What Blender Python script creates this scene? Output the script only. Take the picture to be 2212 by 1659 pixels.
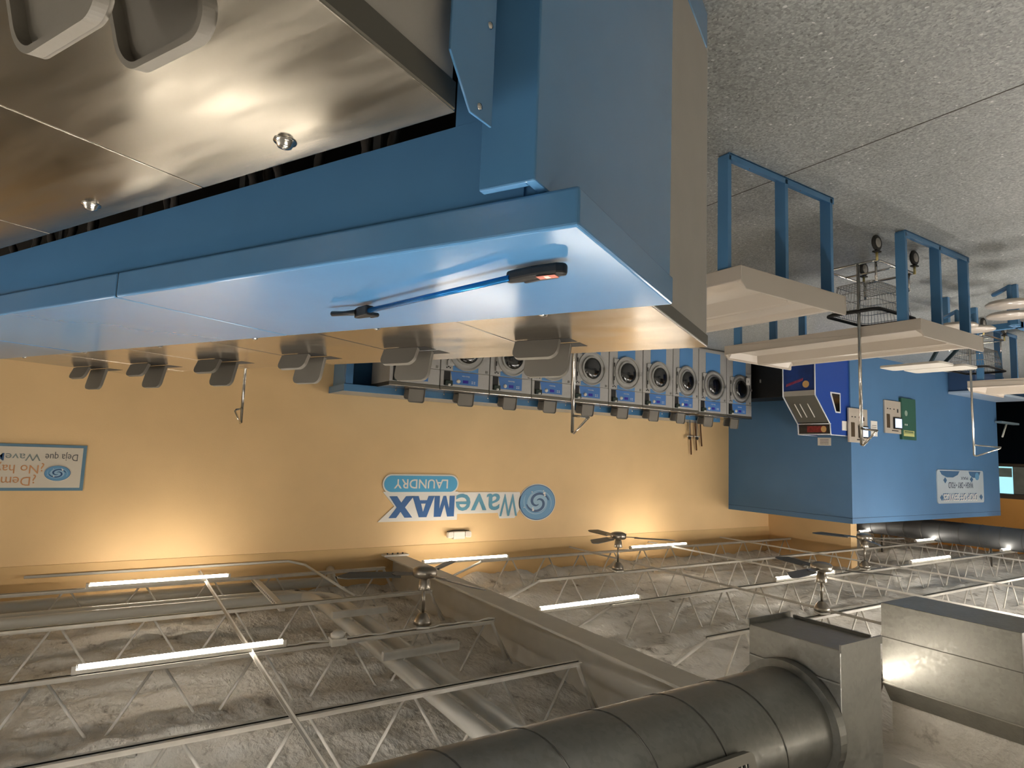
import bpy, bmesh, math, random
from mathutils import Vector, Matrix, noise
random.seed(7)
for o in list(bpy.data.objects): bpy.data.objects.remove(o)
S = bpy.context.scene
COL = S.collection
PI = math.pi
H = 1.80
# ------------------------------------------------------------------ camera (held upside down)
yaw, pitch, roll = math.radians(32.473), math.radians(6.052), math.radians(2.195)
cy, sy, cp, sp = math.cos(yaw), math.sin(yaw), math.cos(pitch), math.sin(pitch)
fwd = Vector((-sy*cp, cy*cp, -sp)); rgt = Vector((cy, sy, 0)); up = rgt.cross(fwd)
c_, s_ = math.cos(roll), math.sin(roll)
r2 = rgt*c_ + up*s_; u2 = rgt*(-s_) + up*c_
cam = bpy.data.cameras.new('camera'); cam.sensor_width = 36; cam.lens = 1342.3/2212*36; cam.clip_start = .02
co = bpy.data.objects.new('camera', cam); COL.objects.link(co)
co.matrix_world = Matrix(((-r2.x, -u2.x, -fwd.x, 0), (-r2.y, -u2.y, -fwd.y, 0), (-r2.z, -u2.z, -fwd.z, H), (0, 0, 0, 1)))
S.camera = co
# ------------------------------------------------------------------ world, exposure
w = bpy.data.worlds.new('world'); S.world = w; w.use_nodes = True
w.node_tree.nodes['Background'].inputs[0].default_value = (.012, .016, .025, 1)
w.node_tree.nodes['Background'].inputs[1].default_value = 1
S.view_settings.view_transform = 'Standard'; S.view_settings.look = 'None'
S.view_settings.exposure = 1.62; S.view_settings.gamma = 1
S.cycles.use_denoising = True
S.cycles.max_bounces = 5; S.cycles.diffuse_bounces = 4; S.cycles.glossy_bounces = 3; S.cycles.transmission_bounces = 1; S.cycles.sample_clamp_indirect = 5
S.cycles.use_adaptive_sampling = True; S.cycles.adaptive_threshold = .09; S.cycles.adaptive_min_samples = 16
S.cycles.caustics_reflective = False; S.cycles.caustics_refractive = False
TUBE, TUBE_WALL, TUBE_FILL = 62.0, 14.0, 84.0      # strengths of the LED tubes: second row, dimmer row by the yellow wall, added unseen fill rows
# ------------------------------------------------------------------ helpers
def lin(c):
    return tuple(((x/255)/12.92 if x/255 <= .04045 else ((x/255+.055)/1.055)**2.4) for x in c)
MC = {}
def mat(name, rgb, rough=.5, metal=0.0, var=0.0, vscale=8.0, bump=0.0, bscale=60.0, stretch=None, spec=.5, coat=0.0, rvar=0.0):
    if name in MC: return MC[name]
    m = bpy.data.materials.new(name); m.use_nodes = True; nt = m.node_tree; N = nt.nodes; L = nt.links
    b = N['Principled BSDF']; c = lin(rgb)
    b.inputs['Base Color'].default_value = (*c, 1); b.inputs['Roughness'].default_value = rough
    b.inputs['Metallic'].default_value = metal; b.inputs['Specular IOR Level'].default_value = spec
    b.inputs['Coat Weight'].default_value = coat; b.inputs['Coat Roughness'].default_value = .12
    tc = N.new('ShaderNodeTexCoord'); mp = N.new('ShaderNodeMapping'); L.new(tc.outputs['Object'], mp.inputs[0])
    if stretch: mp.inputs['Scale'].default_value = stretch
    if var > 0 or rvar > 0:
        n = N.new('ShaderNodeTexNoise'); n.inputs['Scale'].default_value = vscale; n.inputs['Detail'].default_value = 5
        L.new(mp.outputs[0], n.inputs['Vector'])
        if var > 0:
            r = N.new('ShaderNodeValToRGB'); r.color_ramp.elements[0].position = .3; r.color_ramp.elements[1].position = .7
            r.color_ramp.elements[0].color = (*[x*(1-var) for x in c], 1); r.color_ramp.elements[1].color = (*[min(1, x*(1+var)) for x in c], 1)
            L.new(n.outputs[0], r.inputs[0]); L.new(r.outputs[0], b.inputs['Base Color'])
        if rvar > 0:
            mr = N.new('ShaderNodeMapRange'); mr.inputs['From Min'].default_value = .3; mr.inputs['From Max'].default_value = .7
            mr.inputs['To Min'].default_value = max(.02, rough-rvar); mr.inputs['To Max'].default_value = rough+rvar
            L.new(n.outputs[0], mr.inputs[0]); L.new(mr.outputs[0], b.inputs['Roughness'])
    if bump > 0:
        n2 = N.new('ShaderNodeTexNoise'); n2.inputs['Scale'].default_value = bscale; n2.inputs['Detail'].default_value = 4
        L.new(mp.outputs[0], n2.inputs['Vector'])
        bp = N.new('ShaderNodeBump'); bp.inputs['Strength'].default_value = bump; bp.inputs['Distance'].default_value = .01
        L.new(n2.outputs[0], bp.inputs['Height']); L.new(bp.outputs[0], b.inputs['Normal'])
    MC[name] = m
    return m
def emit(name, rgb, st):
    m = bpy.data.materials.new(name); m.use_nodes = True; b = m.node_tree.nodes['Principled BSDF']
    b.inputs['Base Color'].default_value = (*lin(rgb), 1); b.inputs['Emission Color'].default_value = (*lin(rgb), 1)
    b.inputs['Emission Strength'].default_value = st; MC[name] = m
    return m
class MB:
    """collects simple solids into one mesh"""
    def __init__(s): s.v = []; s.f = []; s.sm = []
    def add(s, vs, fs, M=None, smooth=False):
        k = len(s.v); s.v += [(M @ Vector(p)) if M else Vector(p) for p in vs]
        for f in fs: s.f.append([k+i for i in f]); s.sm.append(smooth)
        return s
    def box(s, x0, x1, y0, y1, z0, z1, M=None):
        p = [(x0,y0,z0),(x1,y0,z0),(x1,y1,z0),(x0,y1,z0),(x0,y0,z1),(x1,y0,z1),(x1,y1,z1),(x0,y1,z1)]
        return s.add(p, [(0,3,2,1),(4,5,6,7),(0,1,5,4),(1,2,6,5),(2,3,7,6),(3,0,4,7)], M)
    def prism(s, pts, z0, z1, M=None, smooth=False):
        n = len(pts); p = [(x,y,z0) for x,y in pts]+[(x,y,z1) for x,y in pts]
        s.add(p, [tuple(range(n))[::-1], tuple(range(n,2*n))], M)
        return s.add(p, [(i,(i+1)%n,n+(i+1)%n,n+i) for i in range(n)], M, smooth)
    def ring(s, outer, inner, z0, z1, M=None):
        n = len(outer); p = [(x,y,z) for z in (z0,z1) for L in (outer,inner) for x,y in L]; f = []
        for i in range(n):
            j = (i+1)%n
            f += [(i,j,n+j,n+i), (2*n+i,3*n+i,3*n+j,2*n+j), (i,2*n+i,2*n+j,j), (n+i,n+j,3*n+j,3*n+i)]
        return s.add(p, f, M)
    def tube(s, path, r, n=10, M=None, closed=False, caps=True):
        P = [Vector(p) for p in path]; m = len(P); vs = []; up0 = None
        for i, p in enumerate(P):
            a = P[i-1] if (i > 0 or closed) else P[i]; b = P[(i+1)%m] if (i < m-1 or closed) else P[i]
            t = (b-a).normalized()
            if up0 is None: up0 = Vector((0,0,1)) if abs(t.z) < .9 else Vector((1,0,0))
            x = t.cross(up0).normalized(); up0 = x.cross(t).normalized()
            rr = r[i] if isinstance(r, (list, tuple)) else r
            vs += [p + x*(math.cos(2*PI*k/n)*rr) + up0*(math.sin(2*PI*k/n)*rr) for k in range(n)]
        f = []
        for i in range(m if closed else m-1):
            for k in range(n):
                j = (i+1)%m; f.append((i*n+k, i*n+(k+1)%n, j*n+(k+1)%n, j*n+k))
        s.add(vs, f, M, True)
        if caps and not closed: s.add(vs, [tuple(range(n))[::-1], tuple(range((m-1)*n, m*n))], M)
        return s
    def lathe(s, prof, n=24, M=None):
        vs = []; f = []; m = len(prof)
        for i in range(n):
            a = 2*PI*i/n
            vs += [(r*math.cos(a), r*math.sin(a), z) for r, z in prof]
        for i in range(n):
            j = (i+1)%n
            for k in range(m-1): f.append((i*m+k, j*m+k, j*m+k+1, i*m+k+1))
        return s.add(vs, f, M, True)
    def build(s, name, m, parent=None, bevel=0.0, seg=2):
        me = bpy.data.meshes.new(name); me.from_pydata([tuple(v) for v in s.v], [], s.f)
        bm = bmesh.new(); bm.from_mesh(me)
        if any(s.sm) and len(bm.faces) == len(s.sm):
            bm.faces.ensure_lookup_table()
            for i, k in enumerate(s.sm): bm.faces[i].smooth = k
        bmesh.ops.remove_doubles(bm, verts=bm.verts, dist=1e-6)
        bmesh.ops.recalc_face_normals(bm, faces=bm.faces)
        bm.to_mesh(me); bm.free(); me.materials.append(m)
        o = bpy.data.objects.new(name, me); COL.objects.link(o)
        if parent: o.parent = parent
        if bevel > 0:
            bv = o.modifiers.new('bevel', 'BEVEL'); bv.width = bevel; bv.segments = seg; bv.limit_method = 'ANGLE'; bv.angle_limit = math.radians(40)
        return o
def empty(name, loc=(0,0,0), rz=0.0):
    o = bpy.data.objects.new(name, None); COL.objects.link(o); o.location = loc; o.rotation_euler = (0,0,rz); o.empty_display_size = .1
    return o
def tag(o, label, cat, group=None, kind=None):
    o['label'] = label; o['category'] = cat
    if group: o['group'] = group
    if kind: o['kind'] = kind
    return o
def struct(o): o['kind'] = 'structure'; return o
def copy_tree(o, parent=None):
    c = o.copy(); COL.objects.link(c)
    if parent: c.parent = parent
    for ch in list(o.children): copy_tree(ch, c)
    return c
def rounded(w, h, r, n=5, cx=0, cy=0, corners=(1,1,1,1)):
    pts = []
    for k, (sx, sy, a0) in enumerate(((1,1,0),(-1,1,90),(-1,-1,180),(1,-1,270))):
        if corners[k] and r > 0:
            for i in range(n+1):
                a = math.radians(a0+90*i/n); pts.append((cx+sx*(w/2-r)+r*math.cos(a), cy+sy*(h/2-r)+r*math.sin(a)))
        else: pts.append((cx+sx*w/2, cy+sy*h/2))
    return pts
def ellipse(rx, ry, n=48, cx=0, cy=0): return [(cx+rx*math.cos(2*PI*i/n), cy+ry*math.sin(2*PI*i/n)) for i in range(n)]
# plane frames: local (x right, y up, z out) -> world
def wallY(y): return Matrix(((1,0,0,0),(0,0,-1,y),(0,1,0,0),(0,0,0,1)))       # faces -y
def wallX(x): return Matrix(((0,0,1,x),(1,0,0,0),(0,1,0,0),(0,0,0,1)))        # faces +x ; local x = world y
def text(name, body, m, box, z, M, parent=None, offset=0.0, shear=0.0, depth=.0015, spacing=1.0):
    """box = (x0, x1, y0, y1) in the local plane; the letters are fitted to it"""
    cu = bpy.data.curves.new(name, 'FONT'); cu.body = body; cu.extrude = depth/2; cu.offset = 0; cu.shear = shear; cu.space_character = spacing
    cu.resolution_u = 3
    t = bpy.data.objects.new(name+'_t', cu); COL.objects.link(t)
    def grab():
        bpy.context.view_layer.update()
        dg = bpy.context.evaluated_depsgraph_get()
        return bpy.data.meshes.new_from_object(t.evaluated_get(dg))
    me = grab()
    xs = [v.co.x for v in me.vertices]; ys = [v.co.y for v in me.vertices]
    x0, x1, y0, y1 = min(xs), max(xs), min(ys), max(ys)
    sx = (box[1]-box[0])/(x1-x0); syy = (box[3]-box[2])/(y1-y0)
    if offset:
        cu.offset = offset; me = grab()
    for v in me.vertices:
        v.co = M @ Vector((box[0]+(v.co.x-x0)*sx, box[2]+(v.co.y-y0)*syy, z+v.co.z))
    me.materials.clear(); me.materials.append(m)
    bpy.data.objects.remove(t); bpy.data.curves.remove(cu)
    o = bpy.data.objects.new(name, me); COL.objects.link(o)
    if parent: o.parent = parent
    return o
ORD = ['first','second','third','fourth','fifth','sixth','seventh','eighth','ninth','tenth','eleventh','twelfth']
# ------------------------------------------------------------------ materials
def floor_mat():
    m = bpy.data.materials.new('flake_floor'); m.use_nodes = True; nt = m.node_tree; N = nt.nodes; L = nt.links; b = N['Principled BSDF']
    tc = N.new('ShaderNodeTexCoord')
    v = N.new('ShaderNodeTexVoronoi'); v.inputs['Scale'].default_value = 95; L.new(tc.outputs['Object'], v.inputs['Vector'])
    r = N.new('ShaderNodeValToRGB'); cr = r.color_ramp; cr.interpolation = 'CONSTANT'
    cols = [(0,(120,123,120)),(.15,(154,157,155)),(.45,(139,142,140)),(.7,(171,174,172)),(.93,(218,219,217))]
    cr.elements[0].position = 0; cr.elements[0].color = (*lin(cols[0][1]), 1); cr.elements[1].position = cols[1][0]; cr.elements[1].color = (*lin(cols[1][1]), 1)
    for p, c in cols[2:]: e = cr.elements.new(p); e.color = (*lin(c), 1)
    L.new(v.outputs['Color'], r.inputs[0])
    n = N.new('ShaderNodeTexNoise'); n.inputs['Scale'].default_value = 2.2; n.inputs['Detail'].default_value = 4; L.new(tc.outputs['Object'], n.inputs['Vector'])
    mx = N.new('ShaderNodeMixRGB'); mx.blend_type = 'MULTIPLY'; mx.inputs[0].default_value = .35
    r2_ = N.new('ShaderNodeValToRGB'); r2_.color_ramp.elements[0].position = .35; r2_.color_ramp.elements[0].color = (.7,.7,.68,1); r2_.color_ramp.elements[1].position = .7
    L.new(n.outputs[0], r2_.inputs[0]); L.new(r.outputs[0], mx.inputs[1]); L.new(r2_.outputs[0], mx.inputs[2]); L.new(mx.outputs[0], b.inputs['Base Color'])
    bp = N.new('ShaderNodeBump'); bp.inputs['Strength'].default_value = .35; bp.inputs['Distance'].default_value = .004
    L.new(v.outputs['Distance'], bp.inputs['Height']); L.new(bp.outputs[0], b.inputs['Normal'])
    b.inputs['Roughness'].default_value = .42
    return m
def foam_mat():
    m = bpy.data.materials.new('spray_foam'); m.use_nodes = True; nt = m.node_tree; N = nt.nodes; L = nt.links; b = N['Principled BSDF']
    tc = N.new('ShaderNodeTexCoord'); mp = N.new('ShaderNodeMapping'); mp.inputs['Scale'].default_value = (1.7, 1, 1); mp.inputs['Rotation'].default_value = (0,0,.3)
    L.new(tc.outputs['Object'], mp.inputs[0])
    n = N.new('ShaderNodeTexNoise'); n.inputs['Scale'].default_value = 3.2; n.inputs['Detail'].default_value = 8; n.inputs['Roughness'].default_value = .65; L.new(mp.outputs[0], n.inputs['Vector'])
    r = N.new('ShaderNodeValToRGB'); e = r.color_ramp.elements
    e[0].position = .27; e[0].color = (*lin((96,84,70)), 1); e[1].position = .41; e[1].color = (*lin((212,207,197)), 1)
    x = r.color_ramp.elements.new(.75); x.color = (*lin((228,224,216)), 1)
    L.new(n.outputs[0], r.inputs[0]); L.new(r.outputs[0], b.inputs['Base Color'])
    n2 = N.new('ShaderNodeTexNoise'); n2.inputs['Scale'].default_value = 14; n2.inputs['Detail'].default_value = 6; L.new(mp.outputs[0], n2.inputs['Vector'])
    bp = N.new('ShaderNodeBump'); bp.inputs['Strength'].default_value = .8; bp.inputs['Distance'].default_value = .045
    L.new(n2.outputs[0], bp.inputs['Height']); L.new(bp.outputs[0], b.inputs['Normal']); b.inputs['Roughness'].default_value = .9
    return m
def galv_mat(nm='galvanized', k=1.0):
    m = bpy.data.materials.new(nm); m.use_nodes = True; nt = m.node_tree; N = nt.nodes; L = nt.links; b = N['Principled BSDF']
    tc = N.new('ShaderNodeTexCoord'); v = N.new('ShaderNodeTexVoronoi'); v.inputs['Scale'].default_value = 55; L.new(tc.outputs['Object'], v.inputs['Vector'])
    n = N.new('ShaderNodeTexNoise'); n.inputs['Scale'].default_value = 4; n.inputs['Detail'].default_value = 6; L.new(tc.outputs['Object'], n.inputs['Vector'])
    r = N.new('ShaderNodeValToRGB'); r.color_ramp.elements[0].color = (*[q*k for q in lin((124,123,117))], 1); r.color_ramp.elements[1].color = (*[q*k for q in lin((176,174,166))], 1)
    mx = N.new('ShaderNodeMixRGB'); mx.inputs[0].default_value = .7; L.new(v.outputs['Color'], mx.inputs[1]); L.new(n.outputs[0], mx.inputs[2])
    L.new(mx.outputs[0], r.inputs[0]); L.new(r.outputs[0], b.inputs['Base Color'])
    b.inputs['Metallic'].default_value = .75
    mr = N.new('ShaderNodeMapRange'); mr.inputs['To Min'].default_value = .3; mr.inputs['To Max'].default_value = .52; L.new(v.outputs['Color'], mr.inputs[0]); L.new(mr.outputs[0], b.inputs['Roughness'])
    return m
FLOOR, FOAM, GALV, GALVD = floor_mat(), foam_mat(), galv_mat(), galv_mat('dull_galvanized', .78)
YEL = mat('yellow_wall_paint', (232,196,143), .62, var=.05, vscale=1.2, bump=.08, bscale=90)
BLUEW = mat('blue_wall_paint', (80,122,164), .5, var=.04, vscale=2, bump=.05, bscale=120)
BLUE = mat('blue_powder_coat', (82,132,176), .15, bump=.010, bscale=14, var=.03, vscale=5, spec=.5)
STEEL = mat('brushed_stainless', (200,194,184), .21, metal=1, bump=.004, bscale=5, stretch=(1,2,1), rvar=.05, vscale=4, var=.04)
STEELN = mat('scratched_stainless', (170,163,151), .22, metal=1, bump=.006, bscale=22, stretch=(1,9,1), rvar=.07, vscale=2.5, var=.06)
STEELEDGE = mat('stainless_edge', (112,108,98), .42, metal=.8)  # side of the top overhang, its shade put into the darker colour
SIDE = mat('washer_side_grey', (168,163,154), .5, bump=.05, bscale=300, var=.03)
FRONT = mat('washer_front_silver', (178,176,172), .42, metal=.25, var=.03, vscale=30)
DBLUE = mat('washer_blue_panel', (88,138,190), .4)
CBLUE = mat('control_panel_blue', (76,122,186), .35)
RING = mat('door_ring_silver', (188,186,180), .28, metal=.8)
GLASS = mat('dark_door_glass', (14,14,13), .08, spec=.8, coat=.5)
LID = mat('grey_plastic_lid', (124,118,108), .55, bump=.08, bscale=30)
WMET = mat('white_painted_steel', (212,207,197), .5, var=.06, vscale=14)
WLIP = mat('beam_paint', (208,203,192), .55, var=.04, vscale=6)
PVC = mat('white_pvc', (204,200,190), .4)
TABLE = mat('ivory_fibreglass', (194,184,171), .35, coat=.3)
BLACK = mat('black_plastic', (18,17,16), .5)
RUB = mat('dark_grey_rubber', (45,44,42), .6)
CHROME = mat('chrome_wire', (205,203,198), .14, metal=1)
NICK = mat('brushed_nickel', (160,153,142), .3, metal=1)
BLADE = mat('dark_fan_blade', (104,102,98), .42, metal=.3)
WHITE = mat('white_print', (228,224,216), .45)
WPLAS = mat('white_plastic', (214,208,196), .45)
GREY = mat('grey_panel', (196,186,172), .4, metal=.2)
DARKIN = mat('dark_cavity', (12,12,12), .8)  # near-black colour stands for the shade inside openings
BRASS = mat('copper_brown_pipe', (86,52,26), .45, metal=.4)
TUBEM = emit('led_tube', (255,246,236), TUBE)
TUBEW = emit('led_tube_wall_row', (255,244,228), TUBE_WALL)
TUBEF = emit('led_tube_back_rows', (255,248,240), TUBE_FILL)
# ------------------------------------------------------------------ the room
WY = 7.85
struct(MB().box(-17.5, 6, -5, WY+.2, -.1, 0).build('floor', FLOOR))
jm = mat('floor_joint', (72,68,60), .8)
struct(MB().box(-3.46, -3.452, -5, WY, 0, .0012).build('trim_1', jm))
struct(MB().box(-11.35, 6, WY, WY+.2, 0, 4.1).build('wall_back', YEL))
struct(MB().box(-11.4, -11.2, 6.2, WY, 0, 4.1).build('wall_return', YEL))
struct(MB().box(-17.5, -11.2, WY+.6, WY+.8, 0, 4.1).build('wall_back_far', YEL))
struct(MB().box(5.8, 6, -5, WY, 0, 4.1).build('wall_right', mat('white_wall_paint', (226,224,218), .6)))
struct(MB().box(-17.5, 6, -5.2, -5, 0, 4.1).build('wall_behind', mat('white_wall_paint', (226,224,218), .6)))
# faint darker band along the wall head: the dimmer light put into the colour
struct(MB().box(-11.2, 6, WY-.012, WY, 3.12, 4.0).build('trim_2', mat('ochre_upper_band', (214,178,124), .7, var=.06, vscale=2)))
# foam ceiling
def foam():
    nx, ny = 380, 210; x0, x1, y0, y1 = -17.5, 6, -5, WY+.6; vs = []; f = []
    for j in range(ny+1):
        for i in range(nx+1):
            x = x0+(x1-x0)*i/nx; y = y0+(y1-y0)*j/ny
            n = noise.noise(Vector((x*1.1, y*1.9, 0)))*.06 + noise.noise(Vector((x*3.7+9, y*5, 3)))*.045 + noise.noise(Vector((x*9, y*11, 7)))*.028
            edge = max(0, 1-abs(WY-y)/.35)
            vs.append((x, y, 3.66+n-.10*edge + .10*edge*noise.noise(Vector((x*2.3, 5, 1)))))
    for j in range(ny):
        for i in range(nx): a = j*(nx+1)+i; f.append((a, a+1, a+nx+2, a+nx+1))
    m = MB(); m.add(vs, f, None, True); o = m.build('ceiling', FOAM); struct(o)
foam()
struct(MB().box(-17.6, 6, -5.2, WY+.8, 4.0, 4.15).build('ceiling_deck', WMET))
# storefront wall far beyond the blue room
sx = -17.0
g = MB(); g.box(sx-.25, sx, -5, WY+.6, 0, .12); g.box(sx-.25, sx, -5, WY+.6, 2.46, 4.1); g.box(sx-.25, sx, 6.6, WY+.6, .12, 2.46)
struct(g.build('wall_left', mat('ochre_front_wall', (222,160,82), .6, var=.04, vscale=2)))
wn = struct(MB().box(sx-.1, sx-.06, -5, 6.6, .12, 2.40).build('window_1', mat('night_window_glass', (6,7,9), .06, spec=.7)))
fm = mat('bronze_window_frame', (84,72,60), .45, metal=.5)
g = MB(); g.box(sx-.12, sx+.02, -5, 6.6, 1.68, 1.74); g.box(sx-.12, sx+.04, -5, 6.6, 2.36, 2.46)
for yy in (6.55, 4.6, 2.6, .6, -1.4): g.box(sx-.12, sx+.02, yy-.04, yy+.04, .12, 2.4)
g.build('window_frame', fm, wn)
w2 = struct(MB().box(sx-.05, sx-.01, 5.76, 6.52, 1.75, 2.35).build('window_2', emit('pale_cyan_film', (150,206,216), .42)))  # pane film given a weak glow of its own
MB().box(sx-.008, sx-.002, 5.76, 6.52, 1.78, 1.98).build('lower_film', mat('grey_green_film', (128,140,132), .3, var=.25, vscale=5), w2)
w3 = struct(MB().box(sx-.05, sx-.01, 2.7, 5.74, 1.75, 2.35).build('window_3', mat('grey_clouded_film', (118,120,112), .3, var=.35, vscale=2.5)))
MB().box(sx-.06, sx-.02, -5, 6.6, 2.46, 2.52).build('window_frame', WMET, wn)
# ------------------------------------------------------------------ blue service room
BX, BY, BZ, BE = -9.98, 5.49, 2.76, -15.55
g = MB(); g.box(BE, BX, BY, BY+.12, 0, BZ); g.box(BX-.12, BX, BY+.12, WY, 0, BZ); g.box(BE, BE+.12, BY+.12, WY+.6, 0, BZ)
struct(g.build('wall_blue_room', BLUEW))
g = MB(); g.box(BE, BX+.004, BY-.004, BY+.1, BZ-.09, BZ-.085); g.box(BX-.1, BX+.004, BY, WY, BZ-.09, BZ-.085)
struct(g.build('trim_3', mat('dark_joint_line', (40,66,92), .7)))
# ------------------------------------------------------------------ steel beam and joists
b = empty('steel_beam', (-3.25, WY, 3.23)); tag(b, 'big white-painted steel I-beam running from the sign wall across the ceiling', 'beam')
MB().box(-.13, .13, -12.6, -.02, 0, .02).build('bottom_flange', WLIP, b)
MB().box(-.008, .008, -12.6, -.02, .02, .50).build('web', WLIP, b)
MB().box(-.13, .13, -12.6, -.02, .50, .52).build('top_flange', WLIP, b)
MB().box(-.17, .17, -.12, 0, -.02, 0).build('bearing_plate', WMET, b)
for s in (-.1, -.03, .04, .11):
    MB().lathe([(0,0),(.011,0),(.011,-.018),(0,-.018)], 6, Matrix.Translation((s, -.07, -.02))).build('bolt', RUB, b)
ZB = 3.28
JY = [7.37, 6.04, 4.79, 3.60, 2.41, 1.19, -.05, -1.3, -2.5, -3.7]
chord_d = {}
def joist(x0, x1, y, endA, endB, label, group, phase=.23):
    j = empty('bar_joist', (0, y, ZB)); tag(j, label, 'joist', group)
    xa, xb = x0+(endA), x1-(endB)
    g = MB(); g.box(xa, xb, -.032, -.006, 0, .004); g.box(xa, xb, -.010, -.006, 0, .034); g.box(xa, xb, .006, .032, 0, .004); g.box(xa, xb, .006, .010, 0, .034)
    g.build('bottom_chord', WMET, j)
    MB().box(x0, x1, -.03, .03, .42, .45).build('top_chord', WMET, j)
    P = .625; k = math.ceil((xa-phase)/P); n = 0
    while phase+k*P < xb:
        x = phase+k*P
        for s in (-1, 1):
            xt = x+s*P*.45; xbm = x+s*.03
            if x0 < xt < x1:
                r = 'd%d' % s
                if r not in chord_d:
                    o = MB().tube([(s*.025,0,.015),(s*P*.45,0,.43)], .010, 6).build('web_bar', WMET, j); chord_d[r] = o.data; o.location = (x,0,0)
                else:
                    o = bpy.data.objects.new('web_bar', chord_d[r]); COL.objects.link(o); o.parent = j; o.location = (x,0,0)
        k += 1
    if endA: MB().tube([(xa+.02,0,.02),(x0+.12,0,.36)], .016, 8).build('end_bar', WMET, j)
    if endB: MB().tube([(xb-.02,0,.02),(x1-.12,0,.36)], .016, 8).build('end_bar', WMET, j)
    return j
for i, y in enumerate(JY):
    if y < -1: continue
    joist(-3.22, 5.6, y, .27, 0, 'white joist on the washer bank side of the beam, %s from yellow wall' % ORD[i], 'ceiling joists on the washer bank side')
    joist(-16.9, -3.28, y, 0, 1.02, 'white joist on the folding table side of the beam, %s from yellow wall' % ORD[i], 'ceiling joists on the folding table side')
for k, (x, lab) in enumerate(((-.95,'over the blue service shelf'),(-6.15,'crossing above the first folding tables'),(-7.85,'crossing above the seats'),(-9.7,'above the front corner of the blue room'),(-12.6,'above the blue room roof'))):
    o = MB().box(x-.011, x+.011, -.2, WY-.02, ZB-.004, ZB-.001).build('bridging_bar', WMET)
    g = MB(); g.box(x-.011, x-.008, -.2, WY-.02, ZB-.022, ZB-.004); g.build('upright_leg', WMET, o)
    tag(o, 'thin white bridging angle under the joists, %s' % lab, 'bridging bar', 'bridging bars under the joists')
# ------------------------------------------------------------------ LED batten lights
proto = None
def light(x0, x1, y, label, z=3.275, m=None):
    global proto
    if proto is None:
        proto = empty('tube_light'); L = 1.25
        MB().box(-L/2, L/2, -.019, .019, -.026, 0).build('housing', WPLAS, proto, .004)
        g = MB(); prof = [(.0175*math.cos(a), -.036-.0175*math.sin(a)) for a in [math.radians(-58+(296*i/14)) for i in range(15)]]
        n = len(prof); vs = [(-L/2+.02, a, c) for a, c in prof]+[(L/2-.02, a, c) for a, c in prof]
        g.add(vs, [(i, i+1, n+i+1, n+i) for i in range(n-1)]+[tuple(range(n)), tuple(range(n, 2*n))[::-1]])
        g.build('tube', TUBEM, proto)
        for s in (-1, 1): MB().box(s*L/2-.012, s*L/2+.012, -.022, .022, -.052, 0).build('end_cap', WPLAS, proto)
        t = proto
    else: t = copy_tree(proto)
    t.location = ((x0+x1)/2, y, z); tag(t, label, 'light', 'LED tube lights under the ceiling joists')
    if m:
        for ch in t.children:
            if ch.name.startswith('tube') and ch.name[4:5] in ('', '.'):
                if ch.data.materials[0] != m: ch.data = ch.data.copy(); ch.data.materials[0] = m
XR = [(-1.18,.07,'over the shelf end of the room'), (-4.68,-3.43,'next to the steel beam'), (-8.2,-6.97,'over the arcade side'), (-11.5,-10.3,'above the blue room front'), (-14.8,-13.5,'by the blue room far end')]
rows = [(7.31,'row nearest the yellow wall'), (4.79,'second row from the yellow wall')]
for y, rt in rows:
    for x0, x1, xt in XR:
        if y > 7 and x0 < -9 and x0 > -12: continue
        light(x0, x1, y, 'LED tube %s, %s' % (xt, rt), m=TUBEW if y > 7 else None)
light(-14.4, -13.2, 6.04, 'LED tube above the blue room roof, between the two rows')
light(-4.52, -3.30, 2.35, 'LED tube between the round duct box and the square duct')
for y, rt in ((2.41,'third row'), (1.19,'fourth row'), (-.05,'row overhead'), (-2.5,'row at the back of the room')):  # unseen tube rows added as fill to brighten floor and ceiling
    for x0, x1, xt in [(2.3,3.5,'over the far bank end'), (-1.18,.07,'over the shelf end of the room'), (-4.68,-3.43,'beside the beam'), (-8.2,-6.97,'over the folding tables'), (-11.5,-10.3,'toward the storefront'), (-14.8,-13.5,'by the storefront')]:
        if x0 == -4.68 and y > 1: continue
        light(x0, x1, y, 'LED tube %s, %s' % (xt, rt), m=TUBEF if (y > 1 and (x0, y) != (-1.18, 2.41)) else (TUBEW if y > 1 else None))
for y, rt in rows: light(2.3, 3.55, y, 'LED tube past the washer bank end, %s' % rt, m=TUBEW if y > 7 else None)
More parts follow.
